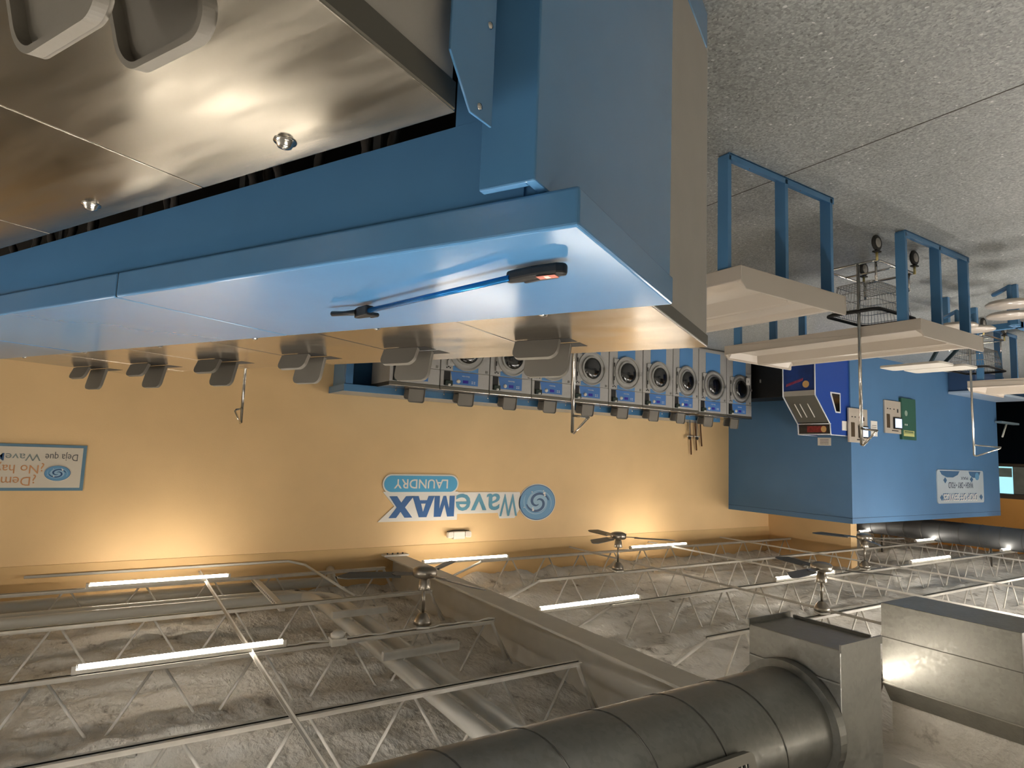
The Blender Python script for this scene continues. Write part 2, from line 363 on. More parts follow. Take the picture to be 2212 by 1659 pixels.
# ------------------------------------------------------------------ ceiling fans
fproto = None
def fan(x, y, ang, label, drop=.0):
    global fproto
    if fproto is None:
        t = empty('ceiling_fan')
        MB().lathe([(0,-.02),(.05,-.02),(.075,-.03),(.07,-.06),(.045,-.10),(.03,-.115),(.018,-.12),(0,-.12)], 20).build('canopy', NICK, t)
        MB().box(-.055,.055,-.055,.055,-.02,0).build('ceiling_box', WPLAS, t, .006)
        MB().tube([(0,0,-.11),(0,0,-.33)], .0125, 12).build('downrod', NICK, t)
        MB().lathe([(.0,-.30),(.05,-.30),(.052,-.305),(.036,-.41),(0,-.41)], 20).build('coupling', NICK, t)
        MB().lathe([(0,-.40),(.085,-.405),(.098,-.415),(.10,-.46),(.09,-.475),(.05,-.49),(0,-.493)], 28).build('motor_housing', NICK, t)
        for k in range(3):
            M = Matrix.Rotation(2*PI*k/3, 4, 'Z') @ Matrix.Translation((0,0,-.425)) @ Matrix.Rotation(math.radians(-12), 4, 'X')
            bl = MB().prism([(.20,-.052),(.62,-.066),(.69,-.045),(.70,-.02),(.60,.058),(.20,.052)], -.004, .004, M).build('fan_blade', BLADE, t)
            MB().prism([(.07,-.022),(.24,-.035),(.27,0),(.24,.035),(.07,.022)], -.010, -.003, M).build('blade_iron', NICK, bl)
        fproto = t
    else: t = copy_tree(fproto)
    t.location = (x, y, ZB-.01); t.rotation_euler = (0,0,ang); tag(t, label, 'ceiling fan', 'three-blade ceiling fans')
fan(-2.27, 4.79, math.radians(17), 'nickel three-blade ceiling fan hanging beside the steel beam, nearest one')
fan(-5.50, 6.00, math.radians(100), 'nickel three-blade ceiling fan above the wall logo, in front of the yellow wall')
fan(-5.97, 3.60, math.radians(112), 'ceiling fan with dark blades between beam and square galvanized duct')
fan(-9.0, 4.79, math.radians(80), 'ceiling fan seen small just above the corner of the blue room')
# ------------------------------------------------------------------ pipes and strut under the deck
def pipe(name, path, r, label, m=PVC, cat='pipe', group=None):
    o = MB().tube(path, r, 14).build(name, m); tag(o, label, cat, group); return o
def elbow(cx, cy, z, R, n=8):     # quarter bend from +x run to -y run
    return [(cx+R*math.sin(a), cy+R*math.cos(a), z) for a in [PI/2*i/n for i in range(n+1)]]
for k, (off, lab) in enumerate(((0,'outer'),(.17,'inner'))):
    cx, cyy = -2.45+.0, 6.35; R = .62-off
    arc = [(-2.0-.62+R*math.cos(a)+.0, 6.45-.0+R*math.sin(a), 3.42) for a in [PI/2*i/10 for i in range(11)]]
    # run along x near wall, bend, run along y to the front
    X = -1.93-off*1.15; Yr = 6.98-off*.9; R = .42-off*.5
    path = [(5.5, Yr, 3.42), (X+R, Yr, 3.42)] + [(X+R-R*math.sin(a), Yr-R+R*math.cos(a), 3.42) for a in [PI/2*i/10 for i in range(1, 11)]] + [(X, -4.5, 3.42)]
    pipe('vent_pipe', path, .052, 'white PVC pipe bending off the wall run, %s of the pair over the washers' % lab, group='paired PVC pipes under the roof deck')
vp = pipe('vent_pipe', [(5.5,7.42,3.41),(-2.35,7.42,3.41)], .055, 'white PVC pipe along the yellow wall head with an open end')
MB().tube([(-2.35,7.42,3.41),(-2.37,7.42,3.41)], .047, 14).build('dark_bore', DARKIN, vp)
pipe('vent_pipe', [(-2.42,7.83,3.36),(-2.35,7.50,3.42)], .05, 'short white pipe stub coming out of the yellow wall by the beam')
pipe('conduit', [(.6,7.80,3.22),(-1.9,7.80,3.22),(-2.08,7.72,3.26),(-2.12,7.4,3.285),(-2.15,6.08,3.285)], .014, 'thin white conduit leaving the yellow wall and crossing to the fan')
def strut(x0,x1,y0,y1,z0,z1,label):
    o = MB().box(x0,x1,y0,y1,z0,z1).build('strut_channel', WMET)
    g = MB()
    if y1-y0 > x1-x0:
        for i in range(22): yy = y0+.04+i*(y1-y0-.08)/21; g.box(x1-.004,x1+.001,yy-.012,yy+.012,(z0+z1)/2-.008,(z0+z1)/2+.008)
        g.build('slot_row', DARKIN, o)
    tag(o, label, 'strut', 'slotted strut channels holding the pipes')
strut(-1.49,-1.44,6.10,7.5,3.31,3.36,'slotted white strut channel crossing under the wall pipes')
strut(-2.32,-1.80,5.66,5.70,3.30,3.36,'white strut channel under the pipe pair, between fan and yellow wall')
strut(-2.42,-1.80,4.42,4.46,3.30,3.36,'white strut channel under the pipe pair, just behind the fan mount')
o = MB().box(-1.62,-1.50,4.70,4.80,3.245,3.30).build('junction_box', WPLAS, None, .006)
MB().lathe([(0,0),(.05,0),(.055,-.025),(.03,-.045),(0,-.05)], 18, Matrix.Translation((-1.56,4.75,3.245))).build('detector_dome', WPLAS, o)
tag(o, 'white junction box with round detector on joist between tube light and fan', 'junction box')
pth = [(-1.2+(-1.75)*i/30, 4.765+.012*math.sin(i*.9), 3.262+.006*math.sin(i*1.7)) for i in range(31)]
o = MB().tube(pth, .006, 6).build('cable', WPLAS); tag(o, 'white cable strapped along the joist between tube light and fan', 'cable')
# ------------------------------------------------------------------ galvanized ducts
t = empty('round_duct', (-2.78, 1.84, 3.0)); tag(t, 'large spiral-seam round galvanized duct with collar and square end box', 'duct')
R = .235
MB().tube([(0,0,0),(.02,0,0),(5.5,0,0)], R, 56).build('spiral_pipe', GALVD, t)
MB().ring(ellipse(R+.035,R+.035,48), ellipse(R-.01,R-.01,48), 0, .05, Matrix.Rotation(PI/2,4,'Y')).build('collar', GALVD, t)
seam = mat('duct_seam', (92,90,84), .5, metal=.6)
for k in range(14):
    x = .22+k*.34; pts = [(x+.30*(a/(2*PI)), R*1.004*math.cos(a), R*1.004*math.sin(a)) for a in [2*PI*i/32 for i in range(33)]]
    MB().tube(pts, .0035, 4).build('seam', seam, t)
MB().box(-.34, -.005, -.245, .225, -.375, .62).build('end_box', GALV, t, .004)
g = MB(); g.box(-.345, 0, -.25, -.24, -.40, -.365); g.box(-.345, 0, .22, .23, -.40, -.365); g.box(-.345,-.335,-.2,.2,-.39,-.37)
g.build('box_flange', GALV, t)
g = MB(); g.box(0,.003,-.24,.22,-.235,-.228); g.build('end_box_seam', RING, t)
gr = empty('vent_grille', (-1.92, 1.66, 2.87)); tag(gr, 'louvred supply grille set into the side of the round duct', 'grille')
M = Matrix.Rotation(math.radians(12), 4, 'X')
MB().ring([(p[0],p[1]) for p in rounded(.62,.17,.03)], [(p[0],p[1]) for p in rounded(.54,.10,.005)], 0, .03, M @ Matrix.Rotation(PI/2,4,'X')).build('frame', mat('duct_grey', (128,124,114), .5, metal=.5), gr)
for i in range(22): MB().box(-.255+i*.0243-.003, -.255+i*.0243+.003, -.028, -.006, -.05, .05, M).build('louvre', GALV, gr)
MB().box(-.27,.27,-.006,-.001,-.05,.05, M).build('dark_back', DARKIN, gr)
gr.location = (-1.84, 1.585, 2.985)
t = empty('square_duct', (-4.55, 1.93, 2.745)); tag(t, 'square galvanized drop duct lit by the tube light beside it', 'duct')
MB().box(-.47, 0, -.40, .39, 0, .525).build('duct_body', GALV, t, .003)
g = MB(); g.box(0,.003,-.40,.39,.222,.226); g.build('seam', seam, t)
MB().box(0,.006,-.40,.39,.52,.528).build('edge_flange', RING, t)
g = MB(); vs = [(0,-.40,.528),(0,.39,.528),(-.47,.39,.528),(-.47,-.40,.528),(-.10,-.40,.66),(-.10,.39,.66),(-.47,.39,.66),(-.47,-.40,.66)]
g.add(vs, [(0,1,5,4),(1,2,6,5),(2,3,7,6),(3,0,4,7),(4,5,6,7)]); g.build('taper', GALV, t)
MB().box(-.47,-.12,-.40,.39,.66,1.0).build('curb', FOAM, t)
t = MB().tube([(-14.0,2.2,3.08),(-14.0,7.8,3.08)], .21, 32).build('round_duct', mat('dull_dark_duct', (92,94,96), .6, metal=.4, var=.12, vscale=3))
g = MB()
for k in range(16): g.tube([(-14+.212*math.cos(a), 2.6+k*.33, 3.08+.212*math.sin(a)) for a in [2*PI*i/24 for i in range(24)]], .004, 4, closed=True)
g.build('seam', seam, t)
tag(t, 'dark round galvanized duct running above the blue room roof', 'duct')
for k, y in enumerate((3.0, 5.2, 7.2)):
    MB().box(-14.23,-14.21,y-.015,y+.015,3.05,3.9).build('hanger', seam, t)
# ------------------------------------------------------------------ washers
DL = math.radians(28.06); TH = PI/2-DL
Uv = Vector((math.sin(DL), math.cos(DL), 0)); Vv = Vector((-math.cos(DL), math.sin(DL), 0))
def uv(u, v, z=0): p = Uv*u + Vv*v; return (p.x, p.y, z)
def lid(parent, x, y, z, w_, h_, tilt, lean_front):
    """open soap-hopper lid: dished tray, hinged along local x, rounded free corners; tilt from vertical (deg), + leans back"""
    M = Matrix.Translation((x, y, z)) @ Matrix.Rotation(math.radians(90-tilt), 4, 'X')
    out = rounded(w_, h_, .034, 12, w_/2, h_/2, (1,1,0,0)); t = .007
    inn = rounded(w_-2*t, h_-t, .028, 12, w_/2, (h_-t)/2, (1,1,0,0))
    g = MB(); g.prism(out, -.004, 0, M, True); g.ring(out, inn, 0, .013, M)
    return g.build('soap_lid', LID, parent, .0012)
def door_outline(R, hs):
    pts = []
    for i in range(33):
        a = math.radians(50+260*i/32); pts.append((R*math.cos(a), R*math.sin(a)))
    pts += [(R*.72, -hs*1.0), (R*1.02, -hs), (R*1.02, hs), (R*.72, hs)]
    return pts
def washer(w_, d, h, lidx, lidw, plinth=0.0, sc=1.0, lids=((.23,.13,13),(.335,.078,23)), ident='front_load_washer', top=None):
    t = empty(ident); z0 = plinth; g = .004
    zt = h-.045
    MB().box(g, w_-g, .012, d, z0, zt).build('cabinet', SIDE, t, .003)
    MB().box(0, w_, -.008, d+.004, zt, h).build('top_band', STEELEDGE, t, .002, 1)
    MB().box(.0022, w_-.0022, -.012, d+.006, h-.012, h+.002).build('top_panel', top or STEEL, t, .004 if not top else .0012, 3)
    MB().box(g, w_-g, 0, .012, z0+.02, zt-.20*sc).build('front_panel', FRONT, t, .004)
    MB().box(g, w_-g, -.004, .012, zt-.196*sc, zt-.004).build('control_fascia', FRONT, t, .004)
    bw = .345*w_/.67; cx = w_/2
    MB().box(cx-bw/2, cx+bw/2, -.003, 0, z0+.06, zt-.203*sc).build('blue_stripe', DBLUE, t)
    cpn = MB().prism([(cx-bw/2-.0, 0), (cx+bw/2+.03, 0), (cx+bw/2-.005, .155*sc), (cx-bw/2, .155*sc)], .004, .008, Matrix.Translation((0,0,zt-.19*sc)) @ wallY(0)).build('control_panel', CBLUE, t)
    M = wallY(-.008)
    MB().lathe([(0,.012),(.022,.012),(.026,0)], 20, Matrix.Translation((0,0,0)) @ M @ Matrix.Translation((cx+bw*.28, zt-.075*sc, 0))).build('dial', WPLAS, cpn)
    MB().box(cx+bw*.28-.13, cx+bw*.28-.06, -.011, -.008, zt-.095*sc, zt-.058*sc).build('display', mat('violet_display', (62,54,160), .2), cpn)
    for k in range(4):
        MB().box(cx-.13+(k%2)*.03, cx-.112+(k%2)*.03, -.010, -.008, zt-.088*sc-(k//2)*-.02, zt-.080*sc-(k//2)*-.02).build('button', WHITE, cpn)
    text('maker_name', 'Electrolux', WHITE, (cx-.05, cx+.05, zt-.152*sc, zt-.134*sc), .0005, wallY(-.008), cpn)
    # coin and card slot
    cb = MB().box(w_-.125, w_-.045, -.008, -.003, zt-.19*sc, zt-.015).build('coin_recess', BLACK, t)
    MB().box(w_-.15, w_-.055, -.035, -.008, zt-.075, zt-.010).build('card_reader', mat('dark_green_plastic', (34,48,40), .4), cb, .006)
    MB().lathe([(0,.03),(.012,.03),(.014,0)], 12, wallY(-.03) @ Matrix.Translation((w_-.10, zt-.02, 0))).build('reader_light', WHITE, cb)
    MB().box(w_-.16, w_-.128, -.007, -.003, zt-.17*sc, zt-.03).build('slot_plate', RING, cb)
    for k in range(3): MB().prism(ellipse(.009,.009,10, w_-.10+(k-1)*.022, -.012*(k==1)), .0, .003, Matrix.Translation((0,0,zt-.235*sc)) @ wallY(-.002)).build('badge_dot', BLACK, t)
    MB().box(.03, .06, -.006, -.0, zt-.245*sc, zt-.212*sc).build('rating_sticker', mat('grey_sticker', (120,118,112), .6), t)
    # door
    zc = zt-.455*sc; Rr = .245*sc; W = Matrix.Translation((cx, 0, zc)) @ wallY(-.003)
    dr = MB().prism(door_outline(Rr, .195*sc), 0, .022, W).build('door', FRONT, t, .006)
    MB().ring(ellipse(Rr*.985,Rr*.985,40), ellipse(Rr*.90,Rr*.90,40), .018, .036, W).build('door_ring', RING, dr)
    MB().ring(ellipse(.175*sc,.175*sc,40), ellipse(.15*sc,.15*sc,40), .018, .045, W).build('glass_rim', RING, dr)
    MB().lathe([(.155*sc,.02),(.145*sc,.045),(.10*sc,.062),(0,.068)], 32, W).build('door_glass', GLASS, dr)
    MB().prism([(-Rr*.86,-.03),(-Rr*1.1,-.018),(-Rr*1.13,0),(-Rr*1.1,.018),(-Rr*.86,.03)], .02, .05, W).build('door_latch', RING, dr)
    for s in (-1,1): MB().tube([(cx+Rr*1.0,-.02,zc+s*.1*sc-.03),(cx+Rr*1.0,-.02,zc+s*.1*sc+.03)], .008, 8).build('hinge', RUB, dr)
    # soap hopper
    for (yo, hh, tl) in lids:
        MB().box(lidx+.004, lidx+lidw+.035, yo-.085, yo-.004, h+.0018, h+.0026).build('hopper_slot', RUB, t)
    for (yo, hh, tl) in lids: lid(t, lidx, yo, h+.006, lidw, hh, tl, 0)
    for (sx_, sy_) in ((w_*.5, d-.05),):
        MB().lathe([(0,.014),(.012,.010),(.014,.004),(.019,.002),(.019,0)], 14, Matrix.Translation((sx_, sy_, h+.002))).build('top_screw', CHROME, t)
    if plinth: MB().box(0, w_, .03, d, 0, plinth).build('plinth', BLUE, t, .004)
    return t
# wall row: ten smaller machines along the yellow wall
xs = [-2.648,-3.305,-4.006,-4.660,-5.333,-6.020,-6.700,-7.350,-7.945,-8.640,-9.300]
proto_w = None
for i in range(10):
    x0 = xs[i+1]; ww = xs[i]-xs[i+1]
    if proto_w is None:
        proto_w = washer(.655, .60, 1.10, .10, .215, lids=((.19,.165,8),(.32,.12,16))); t = proto_w
    else: t = copy_tree(proto_w)
    z = 0; yy = 6.84
    if i >= 8: yy = 6.84
    t.location = (x0, yy, z + (.018 if i >= 8 else 0)); t.scale = (ww/.66, 1, 1)
    end = '' if i < 9 else ', note on door'
    tag(t, 'silver and blue washer along yellow wall, %s from the bulkhead end%s' % (ORD[i], end), 'washer', 'front-load washers along the yellow wall')
nt_ = MB().box(-9.16,-9.06,6.765,6.768,.42,.54).build('paper_note', WHITE); tag(nt_, 'small white paper note taped on the last wall washer door', 'note')
text('handwriting', 'X', RUB, (-9.13,-9.09,.46,.50), .001, wallY(6.765), nt_)
# wall bulkhead behind the row
t = empty('service_bulkhead', (0,0,0)); tag(t, 'long blue service bulkhead with shelf behind the washers on the yellow wall', 'bulkhead')
MB().box(-8.95, -2.25, 7.24, 7.84, 1.165, 1.18).build('shelf', BLUE, t, .004)
MB().box(-8.95, -2.25, 7.22, 7.245, 1.095, 1.18).build('shelf_apron', BLUE, t, .003)
MB().box(-2.275, -2.25, 7.245, 7.84, 1.095, 1.165).build('end_apron', BLUE, t, .003)
MB().box(-2.33, -2.30, 7.30, 7.84, 0, 1.10).build('end_panel', BLUE, t, .003)
MB().box(-2.36, -2.27, 7.24, 7.30, 0, 1.09).build('post', mat('blue_post', (70,120,168), .35), t, .004)
MB().box(-8.9, -2.33, 7.78, 7.84, 0, 1.1).build('back_panel', BLUE, t)
for i in range(10): MB().lathe([(0,.006),(.009,.004),(.011,0)], 10, wallY(7.22) @ Matrix.Translation((-2.9-i*.66, 1.12, 0))).build('screw', CHROME, t)
# supply pipes rising behind the last washers
g = empty('water_pipes', (-9.0, 7.80, 1.18)); tag(g, 'cluster of brown copper supply pipes with valves rising on the yellow wall', 'pipes')
for k, (dx, hh) in enumerate(((-.16,.42),(-.02,.50),(.12,.58))):
    p = MB().tube([(dx+.04,0,-.3),(dx+.04,0,.05),(dx+.0,0,hh)], .012, 8).build('supply_pipe', BRASS, g)
for k, dx in enumerate((.19,.0)):
    v_ = MB().tube([(dx,-.02,-.1),(dx,-.02,.24)], .012, 8).build('drain_hose', mat('grey_hose', (132,118,102), .6), g)
    MB().tube([(dx-.07,-.03,.25),(dx+.07,-.03,.25)], .009, 8).build('valve_handle', WHITE, v_)
    MB().lathe([(0,0),(.026,0),(.03,.03),(.018,.05),(0,.05)], 14, Matrix.Translation((dx+.03,-.05,.26))).build('valve_body', RUB, v_)
# centre bank, far side: six machines facing the wall row
ub = [.517,1.2,1.87,2.53,3.2,3.85,4.5]
proto_f = None
for i in range(6):
    if proto_f is None:
        proto_f = washer(.66, .80, 1.37, .015, .185, plinth=.15, sc=1.05, lids=((.235,.135,13),(.338,.078,23))); t = proto_f
    else: t = copy_tree(proto_f)
    ww = ub[i+1]-ub[i]; t.location = uv(ub[i+1], 2.45, 0); t.rotation_euler = (0,0,TH+PI); t.scale = (ww/.66, 1, 1)
    tag(t, 'steel-topped washer facing the yellow wall across the blue shelf, %s from the shelf end' % ORD[i], 'washer', 'washers on the far side of the blue shelf')
# centre bank, near side
nb = [.536,1.158,1.795,2.43,3.06,3.70]
proto_n = None
for i in range(5):
    if proto_n is None:
        proto_n = washer(.63, .70, 1.30, .035, .165, plinth=.15, sc=1.0, lids=((.225,.13,13),(.325,.09,16)), top=STEELN); t = proto_n
    else: t = copy_tree(proto_n)
    ww = nb[i+1]-nb[i]; t.location = uv(nb[i], .712-.70+(nb[i]-.536)*.024, 0); t.rotation_euler = (0,0,TH+.024); t.scale = (ww/.63, 1, 1)
    tag(t, 'scratched steel-topped washer nearest the camera, %s from the blue shelf end' % ORD[i], 'washer', 'washers on the near side of the blue shelf')
# ------------------------------------------------------------------ blue bulkhead of the centre bank (built in bank axes: x = along, y = across)
t = empty('service_bulkhead', (0,0,0), TH); tag(t, 'large glossy blue service bulkhead between the two washer rows, with wide shelf on top', 'bulkhead')
sv = [.388,1.709,3.03,4.42]
for i in range(3):
    a, b_ = sv[i]+(.0015 if i else 0), sv[i+1]-.0015
    sh = MB().box(a, b_, .882, 1.455, 1.372, 1.44).build('shelf_panel', BLUE, t, .006, 3)
    if i: MB().box(a-.0022, a-.0008, .884, 1.453, 1.374, 1.4385).build('joint_gasket', BLACK, t)  # black strip stands for the shade inside the panel gap
# hollow the underside visually with a recessed soffit
MB().box(.46, 4.40, .905, 1.66, 1.33, 1.3715).build('cap_rail', BLUE, t)
MB().prism([(.50,1.205),(.652,1.205),(4.40,1.262),(4.40,1.372),(.50,1.372)], -.915, -.90, Matrix(((1,0,0,0),(0,0,-1,0),(0,1,0,0),(0,0,0,1)))).build('face_panel', BLUE, t)
g = MB(); g.box(.47, .652, .9005, .915, .15, 1.206); g.build('face_return', BLUE, t, .002)
ps = MB(); ps.box(.452, .47, .85, 1.0, 0, 1.366); ps.box(.47, .56, .85, .868, 0, 1.366)
ps.build('corner_post', BLUE, t, .003)
MB().box(.463, .475, 1.0, 1.70, 0, 1.34).build('end_panel', BLUE, t, .002)
MB().prism([(.665,.0),(.665,1.240),(.722,1.305),(.782,1.300),(.782,0)], -.0, .004, Matrix(((0,0,-1,.500),(1,0,0,0),(0,1,0,0),(0,0,0,1)))).build('closure_plate', BLUE, t, .001)
for (a, z) in ((.745,1.285),(.765,1.14)):
    MB().lathe([(0,.004),(.005,.003),(.006,0)], 10, Matrix(((0,0,-1,.4965),(1,0,0,a),(0,1,0,z),(0,0,0,1)))).build('screw', CHROME, t)
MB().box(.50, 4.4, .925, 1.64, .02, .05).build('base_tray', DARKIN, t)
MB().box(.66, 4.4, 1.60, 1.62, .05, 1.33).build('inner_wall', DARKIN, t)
for i in range(9):
    u = .86+i*.42; MB().box(u-.010, u+.010, .918, .924, .9, 1.30).build('bracket', RUB, t)
# hoses inside
def hose(u, dv, r, ph, label):
    p = []
    for k in range(60):
        s = k/59; p.append((u+.08*math.sin(ph+3.2*s), .80+dv*math.sin(PI*s)*.2+.16*s, .35+.93*math.sin(PI*min(1,s*.80)+.0)))
    rr = [r*(1+.16*math.sin(k*3.14)) if k % 2 else r*.82 for k in range(60)]
    pts = [Vector(a) for a in p]; W = Matrix.Rotation(TH,4,'Z')
    o = MB().tube([W @ q for q in pts], rr, 10).build('flexible_hose', mat('braided_hose', (88,82,76), .4, metal=.5)); tag(o, label, 'hose', 'ribbed hoses behind the near washers')
for i in range(9):
    u = .82+i*.27+.05*math.sin(i*2.1)
    hose(u, .3, .012, i*1.3, 'ribbed grey hose in the gap behind the near washers, %s from the shelf end' % ORD[i])
# blue plinth foot of the far row showing at the end
# ------------------------------------------------------------------ reacher grabber on the shelf
t = empty('grabber_tool', uv(.85, 1.12, 1.4405)); tag(t, 'blue reacher grabber with black pistol handle lying on the blue shelf', 'grabber')
W = Matrix.Translation(-Vector(uv(.85,1.12,0))) @ Matrix.Rotation(TH, 4, 'Z') @ Matrix.Translation((0,-.028,0))
A = Vector((.60,1.066,.022)); B = Vector((1.095,1.198,.022)); dirn = (B-A).normalized()
bt = mat('blue_anodised_rod', (28,110,176), .25, metal=.7)
MB().tube([A, B], .0065, 12, W).build('rod', bt, t)
hd = [(.475,1.058),(.492,1.048),(.545,1.050),(.590,1.060),(.612,1.066),(.610,1.084),(.585,1.084),(.54,1.074),(.50,1.072),(.478,1.074)]
MB().prism(hd, .006, .030, W).build('handle', BLACK, t, .007, 3)
MB().prism([(.50,1.074),(.55,1.076),(.58,1.086),(.575,1.09),(.54,1.083),(.50,1.08)], .010, .030, W).build('trigger', RUB, t, .002)
MB().box(.495,.535,1.050,1.070,.0302,.031, W).build('label_sticker', mat('red_white_label', (196,120,104), .5), t)
MB().box(.51,.52,1.053,1.067,.031,.0314, W).build('label_mark', WHITE, t)
MB().prism([(1.085,1.185),(1.125,1.198),(1.15,1.212),(1.14,1.222),(1.105,1.220),(1.08,1.208)], .008, .034, W).build('jaw_block', BLACK, t, .003)
MB().tube([Vector((1.14,1.208,.02)),Vector((1.18,1.206,.02)),Vector((1.222,1.205,.018))], [.008,.006,.007], 10, W).build('jaw', BLACK, t)
MB().tube([Vector((1.12,1.222,.022)),Vector((1.10,1.244,.022)),Vector((1.13,1.256,.02))], [.007,.006,.006], 10, W).build('jaw', BLACK, t)
# ------------------------------------------------------------------ folding tables
tproto = None
def folding_table(x, y, label):
    """x,y = near +x corner; the table runs to -x (1.12 wide) and +y (1.75 long)"""
    global tproto
    if tproto is None:
        t = empty('folding_table'); Wd, Ln, zb, zt, zl = 1.075, 1.76, .712, .842, .797
        g = MB(); th = .012
        # end boards (full height, slanted down to the low long sides)
        for y0 in (0, Ln-th):
            g.prism([(0,zb),(-Wd,zb),(-Wd,zt-.012),(-Wd+.012,zt),(-.05,zt),(0,zl)], -y0-th, -y0, Matrix(((1,0,0,0),(0,0,-1,0),(0,1,0,0),(0,0,0,1))))
        g.box(-th,0,0,Ln,zb,zl); g.box(-Wd,-Wd+th,0,Ln,zb,zl)
        g.build('skirt', TABLE, t, .004)
        # two sloping basins with a centre ridge
        g = MB(); c = -Wd/2; zf = .764
        prof = [(-.0,zl),(-.03,zl-.004),(-.06,zf),(c+.10,zf),(c+.03,zt-.006),(c+.012,zt),(c,zt-.012),(c-.012,zt),(c-.03,zt-.006),(c-.10,zf),(-Wd+.06,zf),(-Wd+.03,zl-.004),(-Wd,zl)]
        n = len(prof); ys = [.004,.05,Ln-.05,Ln-.004]
        vs = []
        for k, yy in enumerate(ys):
            for (px, pz) in prof: vs.append((px, yy, (max(pz, zt-.008) if (k in (0,3) and -Wd+.05 < px < -.05) else pz)))
        f = [(k*n+i, k*n+i+1, (k+1)*n+i+1, (k+1)*n+i) for k in range(3) for i in range(n-1)]
        g.add(vs, f); g.build('basin_top', TABLE, t)
        MB().box(-Wd+.02,-.02,.02,Ln-.02,zb+.012,zb+.04).build('underside_frame', BLUEW, t)
        for y0 in (.095, Ln-.175):
            fr = MB().box(-1.115, -.02, y0, y0+.075, 0, .012).build('floor_plate', BLUE, t, .003)
            MB().box(-1.115, -.02, y0, y0+.006, 0, .045).build('plate_lip', BLUE, fr)
            for bx in (-.27,-.80): MB().lathe([(0,.018),(.008,.018),(.010,.012)], 8, Matrix.Translation((bx,y0+.04,0))).build('anchor_bolt', BLACK, fr)
            for lx in (-.025, -.58, -1.085):
                MB().box(lx-.0, lx+.032-.0, y0, y0+.075, .012, zb+.02, Matrix.Translation((-.016,0,0))).build('leg', BLUE, t, .003)
        tproto = t
    else: t = copy_tree(tproto)
    t.location = (x, y, 0); tag(t, label, 'table', 'ivory folding tables on blue legs')
folding_table(-2.90, 2.20, 'ivory two-basin folding table on blue legs, nearest one beside the washer bank')
folding_table(-4.97, 2.20, 'ivory folding table on blue legs with a wire cart parked under it')
folding_table(-9.08, 1.74, 'ivory folding table on blue legs farthest off, beyond the round seats')
# ------------------------------------------------------------------ laundry carts
cproto = None
def cart(x, y, rz, loop, label):
    """origin on the floor under the pole; basket extends to -x and +-y"""
    global cproto
    if cproto is None:
        t = empty('laundry_cart'); Lx, Ly = .60, .42
        def rect(z, ins=0, r=.05): return [(p[0]-Lx/2, p[1], z) for p in rounded(Lx-2*ins, Ly-2*ins, r, 4)]
        fr = MB(); fr.tube(rect(.20), .010, 8, closed=True); fr.tube([(-Lx/2,-Ly/2,.20),(-Lx/2,Ly/2,.20)], .008, 8)
        for sx2 in (-.04, -Lx+.04):
            for sy2 in (-Ly/2+.03, Ly/2-.03): fr.tube([(sx2,sy2,.20),(sx2,sy2,.36)], .010, 8)
        fr.build('frame', CHROME, t)
        g = MB()
        for z, ins in ((.34,.05),(.42,.035),(.50,.02),(.57,.008)): g.tube(rect(z, ins), .003, 5, closed=True)
        lo, hi = rounded(Lx-.1, Ly-.1, .03, 1), rounded(Lx-.01, Ly-.01, .05, 1)
        def per(L, n):
            seg = [(Vector(L[i]), Vector(L[(i+1)%len(L)])) for i in range(len(L))]; tot = sum((b-a).length for a, b in seg); out = []
            for k in range(n):
                s = tot*k/n
                for a, b in seg:
                    l = (b-a).length
                    if s <= l: out.append(a+(b-a)*(s/l)); break
                    s -= l
            return out
        for a, b in zip(per(lo, 68), per(hi, 68)): g.tube([(a.x-Lx/2,a.y,.34),(b.x-Lx/2,b.y,.58)], .0016, 4)
        for i in range(17): xx = -.06-i*(Lx-.12)/16; g.tube([(xx,-Ly/2+.05,.34),(xx,Ly/2-.05,.34)], .0016, 4)
        for i in range(9): yy = -Ly/2+.06+i*(Ly-.12)/8; g.tube([(-.05,yy,.345),(-Lx+.05,yy,.345)], .0016, 4)
        g.build('wire_basket', CHROME, t)
        MB().tube(rect(.59, -.006, .06), .014, 8, closed=True).build('bumper', BLACK, t)
        MB().tube([(.0,-.06,.20),(.0,-.06,1.655)], .0125, 12).build('pole', CHROME, t)
        lp = MB().tube([(.0,0,1.655),(.03,0,1.66),(.27,.01,1.565),(.275,.0,1.555),(.0,0,1.53)], .0085, 8).build('hanger_loop', CHROME, t); lp.location = (0,-.06,0)
        for sx2 in (-.0, -Lx):
            for sy2 in (-Ly/2, Ly/2):
                c = MB().lathe([(.0,-.013),(.055,-.013),(.064,-.006),(.064,.006),(.055,.013),(0,.013)], 22, Matrix.Translation((sx2,sy2,.064)) @ Matrix.Rotation(PI/2,4,'X')).build('caster', RUB, t)
                MB().lathe([(0,-.015),(.038,-.014),(.042,0),(.038,.014),(0,.015)], 18, Matrix.Translation((sx2,sy2,.064)) @ Matrix.Rotation(PI/2,4,'X')).build('wheel_hub', SIDE, c)
                MB().tube([(sx2,sy2,.13),(sx2,sy2,.205)], .010, 8).build('stem', mat('zinc_stem', (196,180,120), .4, metal=.6), c)
                MB().box(sx2-.03,sx2+.03,sy2-.022,sy2+.022,.128,.14).build('fork', RUB, c, .003)
        cproto = t
    else: t = copy_tree(cproto)
    t.location = (x, y, 0); t.rotation_euler = (0,0,rz); tag(t, label, 'laundry cart', 'chrome wire carts with hanging poles')
    for ch in t.children:
        if ch.name.startswith('hanger_loop'): ch.rotation_euler = (0,0,math.radians(loop)-rz)
cart(-4.95, 2.70, 0, -50, 'chrome wire laundry cart with black rim under the second folding table')
cart(-2.912, 3.67, math.radians(60), -76, 'laundry cart behind the far washers, its chrome pole rising before the wall washers')
cart(-8.72, 3.38, 0, -90, 'laundry cart with chrome pole standing by the farthest folding table')
